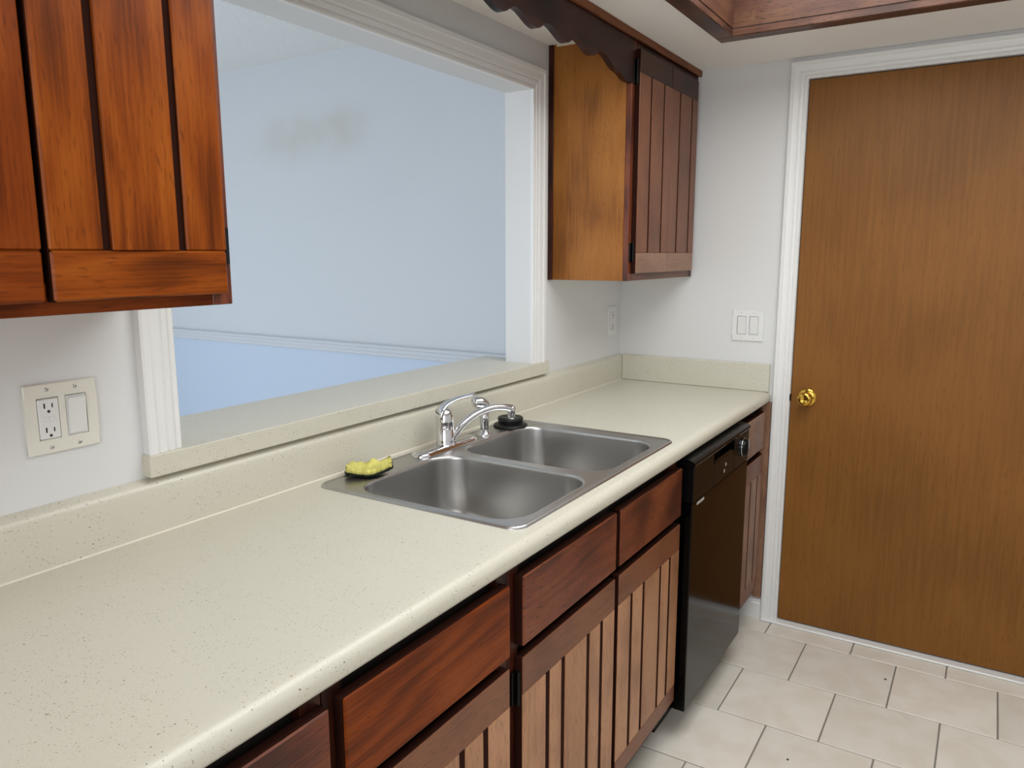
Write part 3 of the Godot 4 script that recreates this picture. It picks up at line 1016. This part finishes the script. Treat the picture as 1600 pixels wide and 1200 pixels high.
func build_sink() -> void:
	var o := thing("sink", "double-bowl stainless steel drop-in sink set in the cream countertop", "sink")
	var x0 := -1.769
	var x1 := -0.933
	var z0 := 0.051
	var z1 := 0.5925
	var r := 0.035
	var st := begin()
	st.set_smooth_group(0)
	var rings := [[0.0, COUNTER + 0.0002], [0.001, COUNTER + 0.003], [0.003, COUNTER + 0.0052], [0.006, COUNTER + 0.0056], [0.009, COUNTER + 0.0045], [0.011, COUNTER + 0.0032], [0.013, COUNTER + 0.003]]
	var prev := []
	for q in rings:
		var row := rrect(x0 + q[0], x1 - q[0], z0 + q[0], z1 - q[0], r - q[0], q[1])
		if prev.size():
			strip(st, row, prev, true, true)
		prev = row
	var deck_y: float = COUNTER + 0.003
	var cut := -1.366
	var bowls := [[-1.742, -1.385, 0.132, 0.562], [-1.347, -0.985, 0.132, 0.562]]
	var ins := 0.013
	for k in 2:
		var bw: Array = bowls[k]
		# the half of the deck round this bowl
		var lip := rrect(bw[0] - 0.006, bw[1] + 0.006, bw[2] - 0.006, bw[3] + 0.006, 0.086, deck_y, 14)
		var half := []
		for p in rrect(x0 + ins, x1 - ins, z0 + ins, z1 - ins, r - ins, deck_y):
			if (k == 0 and p.x < cut) or (k == 1 and p.x > cut):
				half.append(Vector2(p.x, p.z))
		var ctr := Vector2((bw[0] + bw[1]) / 2, (bw[2] + bw[3]) / 2)
		half.append(Vector2(cut, z0 + ins))
		half.append(Vector2(cut, z1 - ins))
		half.sort_custom(func(a, b): return (a - ctr).angle() < (b - ctr).angle())
		var angles := []
		for p in half:
			angles.append((p - ctr).angle())
		var lip2 := []
		for p in lip:
			lip2.append(Vector2(p.x, p.z))
			angles.append((Vector2(p.x, p.z) - ctr).angle())
		angles.sort()
		var inner := []
		var outer := []
		for a in angles:
			var dir := Vector2.from_angle(a)
			var pi_ := ray_hit(ctr, dir, lip2)
			var po := ray_hit(ctr, dir, half)
			inner.append(Vector3(pi_.x, deck_y, pi_.y))
			outer.append(Vector3(po.x, deck_y, po.y))
		strip(st, inner, outer, true, true)
	st.generate_normals()
	put("rim", st.commit(), M.steel, o)
	for k in 2:
		var bw: Array = bowls[k]
		st = begin()
		st.set_smooth_group(0)
		prev = []
		var prof := [[-0.006, 0.003, 0.086], [-0.003, 0.0028, 0.084], [-0.001, 0.0015, 0.082], [0.0005, -0.002, 0.081], [0.001, -0.006, 0.080], [0.003, -0.05, 0.079], [0.006, -0.10, 0.078], [0.009, -0.135, 0.076], [0.014, -0.150, 0.074], [0.023, -0.162, 0.068], [0.036, -0.169, 0.058], [0.055, -0.172, 0.045], [0.10, -0.1745, 0.030]]
		for q in prof:
			var row := rrect(bw[0] + q[0], bw[1] - q[0], bw[2] + q[0], bw[3] - q[0], q[2], COUNTER + q[1], 14)
			if prev.size():
				strip(st, row, prev, true, true)
			prev = row
		var cx: float = (bw[0] + bw[1]) / 2
		var cz: float = (bw[2] + bw[3]) / 2 + 0.01
		var hole := []
		for p in prev:
			var dir := Vector2(p.x - cx, p.z - cz).normalized()
			hole.append(Vector3(cx + dir.x * 0.045, COUNTER - 0.178, cz + dir.y * 0.045))
		strip(st, hole, prev, true, true)
		st.generate_normals()
		var b := put("bowl", st.commit(), M.steel_bowl, o)
		put("drain", lathe([Vector2(0.001, -0.014), Vector2(0.030, -0.014), Vector2(0.036, -0.004), Vector2(0.044, 0.001), Vector2(0.047, 0.001), Vector2(0.048, -0.002)], 36), M.chrome, b, Vector3(cx, COUNTER - 0.177, cz))


func build_faucet() -> void:
	var y0 := COUNTER + 0.003
	var c := Vector3(-1.338, y0 + 0.0003, 0.094)
	var o := thing("faucet", "chrome single-lever kitchen faucet on the sink's back ledge", "faucet", c)
	# escutcheon: a long low plate
	var st := begin()
	st.set_smooth_group(0)
	var prev := []
	for q in [[0.0, 0.0], [0.0005, 0.004], [0.003, 0.008], [0.008, 0.0105], [0.018, 0.012], [0.027, 0.0125]]:
		var row := rrect(-0.128 + q[0], 0.128 - q[0], -0.028 + q[0], 0.028 - q[0], 0.0278 - q[0], q[1], 12)
		if prev.size():
			strip(st, row, prev, true, true)
		prev = row
	var top := []
	for p in prev:
		top.append(Vector3(p.x * 0.01, 0.0125, 0))
	strip(st, top, prev, true, true)
	st.generate_normals()
	put("base_plate", st.commit(), M.chrome, o)
	put("body", lathe([Vector2(0.026, 0.008), Vector2(0.0250, 0.014), Vector2(0.0242, 0.018), Vector2(0.0238, 0.050), Vector2(0.0230, 0.0512), Vector2(0.0230, 0.0525), Vector2(0.0238, 0.054), Vector2(0.0238, 0.072), Vector2(0.0232, 0.084), Vector2(0.0205, 0.096), Vector2(0.0140, 0.105), Vector2(0.001, 0.107)], 48), M.chrome, o)
	var d := Vector3(0.19, 0, 0.095).normalized()
	var side := d.cross(Vector3.UP).normalized()
	# lever: a hood over the back of the body that arches forward
	var key := []
	for q in [[-0.012, 0.064], [-0.017, 0.082], [-0.013, 0.101], [0.004, 0.117], [0.028, 0.127], [0.052, 0.1325], [0.076, 0.135], [0.091, 0.1375]]:
		key.append(d * q[0] + Vector3.UP * q[1])
	put("handle", sweep(spline(key, 40), fspline([0.0140, 0.0190, 0.0195, 0.0155, 0.0125, 0.0120, 0.0120, 0.0065], 40), fspline([0.006, 0.0085, 0.0095, 0.0075, 0.0050, 0.0042, 0.0036, 0.0020], 40), side), M.chrome, o)
	# spout: leaves the body low and arches out over the bowls
	key = []
	for q in [[0.016, 0.018], [0.031, 0.036], [0.060, 0.062], [0.100, 0.083], [0.145, 0.0925], [0.185, 0.090], [0.207, 0.084]]:
		key.append(d * q[0] + Vector3.UP * q[1])
	var sp := put("spout", sweep(spline(key, 48), fspline([0.0120, 0.0118, 0.0112, 0.0106, 0.0102, 0.0105, 0.0118], 48), fspline([0.0130, 0.0120, 0.0105, 0.0098, 0.0095, 0.0100, 0.0118], 48), side), M.chrome, o)
	put("aerator", lathe([Vector2(0.001, 0.0), Vector2(0.0095, 0.0), Vector2(0.0105, 0.003), Vector2(0.0108, 0.013), Vector2(0.0120, 0.016), Vector2(0.0128, 0.026), Vector2(0.0115, 0.033), Vector2(0.006, 0.038), Vector2(0.001, 0.039)], 32), M.chrome, sp, d * 0.208 + Vector3.UP * 0.056)
	put("collar", lathe([Vector2(0.012, 0.0), Vector2(0.0135, 0.001), Vector2(0.0135, 0.016), Vector2(0.0125, 0.018)], 28), M.chrome, sp, d * 0.0175 + Vector3.UP * 0.010)
	# side sprayer
	var s := thing("side_sprayer", "chrome side sprayer standing between the faucet and the black stopper", "sprayer", Vector3(-1.166, y0, 0.104))
	put("flange", lathe([Vector2(0.0235, 0.0), Vector2(0.0235, 0.003), Vector2(0.0205, 0.008), Vector2(0.0150, 0.016), Vector2(0.0130, 0.019)], 36), M.chrome, s)
	put("grip", lathe([Vector2(0.0110, 0.016), Vector2(0.0120, 0.020), Vector2(0.0130, 0.042), Vector2(0.0135, 0.060), Vector2(0.0115, 0.066), Vector2(0.009, 0.070)], 32), M.chrome, s)
	var hd := []
	for q in [[0.004, 0.064], [0.006, 0.076], [0.001, 0.088], [-0.012, 0.096], [-0.026, 0.097], [-0.034, 0.0955]]:
		hd.append(Vector3(q[0] * 0.80, q[1], q[0] * 0.60))
	put("spray_head", sweep(spline(hd, 30), fspline([0.0095, 0.0120, 0.0170, 0.0190, 0.0180, 0.0125], 30), fspline([0.0095, 0.0120, 0.0165, 0.0180, 0.0175, 0.0120], 30), Vector3(-0.6, 0, 0.8)), M.chrome, s)


func build_small_things() -> void:
	var y0 := COUNTER + 0.003
	# rubber disposal stopper
	var o := thing("sink_stopper", "round black rubber sink stopper on the back corner of the sink", "stopper", Vector3(-1.028, y0 + 0.0005, 0.106))
	o.scale = Vector3(1.07, 1.07, 1.07)
	put("flange", lathe([Vector2(0.001, 0.0), Vector2(0.044, 0.0), Vector2(0.0475, 0.002), Vector2(0.048, 0.005), Vector2(0.045, 0.0075), Vector2(0.037, 0.009), Vector2(0.034, 0.010)], 48), M.black_rubber, o)
	put("cap", lathe([Vector2(0.034, 0.009), Vector2(0.0345, 0.015), Vector2(0.036, 0.017), Vector2(0.036, 0.024), Vector2(0.034, 0.027), Vector2(0.031, 0.0275), Vector2(0.012, 0.0265), Vector2(0.010, 0.024), Vector2(0.010, 0.008), Vector2(0.001, 0.008)], 48), M.black_rubber, o)
	# sponge: a curled, torn slab with a scouring pad below
	var s := thing("sponge", "curled yellow sponge with a dark green scouring side, on the sink ledge", "sponge", Vector3(-1.640, y0, 0.098))
	s.rotation.y = -atan2(0.847, 0.532) + 0.10
	put("foam", sponge_mesh(0.104, 0.064, 0.0085, 0.0205, true), M.sponge_yellow, s)
	put("scouring_pad", sponge_mesh(0.108, 0.066, 0.0035, 0.0084, false), M.scour_green, s)


func sponge_mesh(lx: float, lz: float, ya: float, yb: float, torn: bool) -> Mesh:
	var st := begin()
	st.set_smooth_group(0)
	var n := noise(12, 30.0, 2)
	var nx := 28
	var nz := 18
	var at := func(i: int, k: int, y: float) -> Vector3:
		var u := float(i) / nx * 2.0 - 1.0
		var v := float(k) / nz * 2.0 - 1.0
		# superellipse-ish outline with ragged edges
		var e := 1.0 - 0.10 * pow(absf(v), 4.0)
		var f := 1.0 - 0.16 * pow(absf(u), 4.0)
		var x := u * lx / 2 * e
		var z := v * lz / 2 * f
		var p := Vector3(x, y, z)
		p.x += n.get_noise_2d(z * 3.0, y * 2.0) * 0.006 * absf(u)
		p.z += n.get_noise_2d(x * 3.0 + 9.0, y * 2.0) * 0.006 * absf(v)
		p.y += 0.015 * pow(maxf(0.0, u), 2.0) + 0.006 * pow(maxf(0.0, -u), 2.0) - 0.0033 + 0.004 * v * v
		if torn:
			p.y += (y - ya) / (yb - ya) * (0.014 * exp(-pow((u - 0.12) / 0.16, 2.0) - pow((v + 0.75) / 0.35, 2.0)) + n.get_noise_2d(x * 2.0, z * 2.0) * 0.004)
		return p
	var top := []
	var bot := []
	for i in nx + 1:
		var a := []
		var b := []
		for k in nz + 1:
			a.append(at.call(i, k, yb))
			b.append(at.call(i, k, ya))
		top.append(a)
		bot.append(b)
	for i in nx:
		strip(st, top[i], top[i + 1], false, true)
		strip(st, bot[i], bot[i + 1], false, false)
	strip(st, bot[0], top[0], false, true)
	strip(st, bot[nx], top[nx], false, false)
	var fa := []
	var fb := []
	var ga := []
	var gb := []
	for i in nx + 1:
		fa.append(top[i][0])
		fb.append(bot[i][0])
		ga.append(top[i][nz])
		gb.append(bot[i][nz])
	strip(st, fa, fb, false, true)
	strip(st, ga, gb, false, false)
	st.generate_normals()
	return st.commit()


# ------------------------------------------------------------------ outlets and switches
func wall_plate(called: String, label: String, category: String, at: Vector3, basis: Basis, gangs: Array, pm: Material, dm: Material) -> void:
	var o := thing(called, label, category, at)
	o.basis = basis
	var n := gangs.size()
	var w := 0.072 + 0.046 * (n - 1)
	var h := 0.1175
	var ow := 0.0335 / 2 + 0.0008
	var oh := 0.067 / 2 + 0.0008
	# the plate with its openings
	var st := begin()
	box(st, -w / 2, w / 2, oh, h / 2, 0.0, 0.006, 0.0018)
	box(st, -w / 2, w / 2, -h / 2, -oh, 0.0, 0.006, 0.0018)
	for i in n + 1:
		var xa: float = -w / 2 if i == 0 else (i - 1 - (n - 1) / 2.0) * 0.046 + ow
		var xb: float = w / 2 if i == n else (i - (n - 1) / 2.0) * 0.046 - ow
		box(st, xa, xb, -oh - 0.002, oh + 0.002, 0.0, 0.0059)
	put("plate", st.commit(), pm, o)
	for i in n:
		var cx := (i - (n - 1) / 2.0) * 0.046
		for sy in [-1.0, 1.0]:
			var sc := put("screw", lathe([Vector2(0.0034, 0.0), Vector2(0.0032, 0.001), Vector2(0.001, 0.0012)], 16), M.steel_bowl if pm == M.plate_almond else dm, o, Vector3(cx, sy * 0.0485, 0.0058))
			sc.rotation.x = PI / 2
		if gangs[i] == "switch":
			st = begin()
			box(st, cx - 0.0165, cx + 0.0165, -0.0333, 0.0333, 0.0, 0.0052)
			put("switch_frame", st.commit(), dm, o)
			var r := put("rocker", box_mesh(-0.0145, 0.0145, -0.0310, 0.0310, -0.004, 0.004, 0.0014), dm, o, Vector3(cx, 0, 0.0062))
			r.rotation.x = 0.07
		else:
			st = begin()
			box(st, cx - 0.0165, cx + 0.0165, -0.0333, 0.0333, 0.0, 0.0075, 0.0012)
			var rc := put("receptacle", st.commit(), dm, o)
			for sy in [-0.0215, 0.0190]:
				st = begin()
				box(st, cx - 0.0075, cx - 0.0052, sy - 0.001, sy + 0.0075, 0.0070, 0.0078)
				box(st, cx + 0.0052, cx + 0.0072, sy - 0.0005, sy + 0.0065, 0.0070, 0.0078)
				put("slot", st.commit(), M.slot_dark, rc)
				var g := put("ground_hole", lathe([Vector2(0.0026, 0.0), Vector2(0.0024, 0.0009), Vector2(0.0005, 0.001)], 14), M.slot_dark, rc, Vector3(cx, sy - 0.0065, 0.0070))
				g.rotation.x = PI / 2
			for sx in [-0.0045, 0.0045]:
				put("test_button", box_mesh(cx + sx - 0.004, cx + sx + 0.004, -0.0045, 0.0040, 0.0072, 0.0084, 0.0006), dm, rc)


func build_plates() -> void:
	wall_plate("outlet", "almond two-gang plate with an outlet and a rocker switch, under the left wall cabinet", "outlet", Vector3(-2.2735, 1.163, 0.0), Basis.IDENTITY, ["outlet", "switch"], M.plate_almond, M.plate_white)
	wall_plate("outlet", "small white outlet in the shaded corner under the far wall cabinet", "outlet", Vector3(-0.089, 1.163, 0.0), Basis.IDENTITY, ["outlet"], M.plate_white, M.plate_white)
	wall_plate("light_switch", "white two-gang rocker switch plate on the end wall left of the door casing", "light switch", Vector3(0.0, 1.161, 0.528), Basis(Vector3(0, 0, 1), Vector3(0, 1, 0), Vector3(-1, 0, 0)), ["switch", "switch"], M.plate_white, M.plate_white)
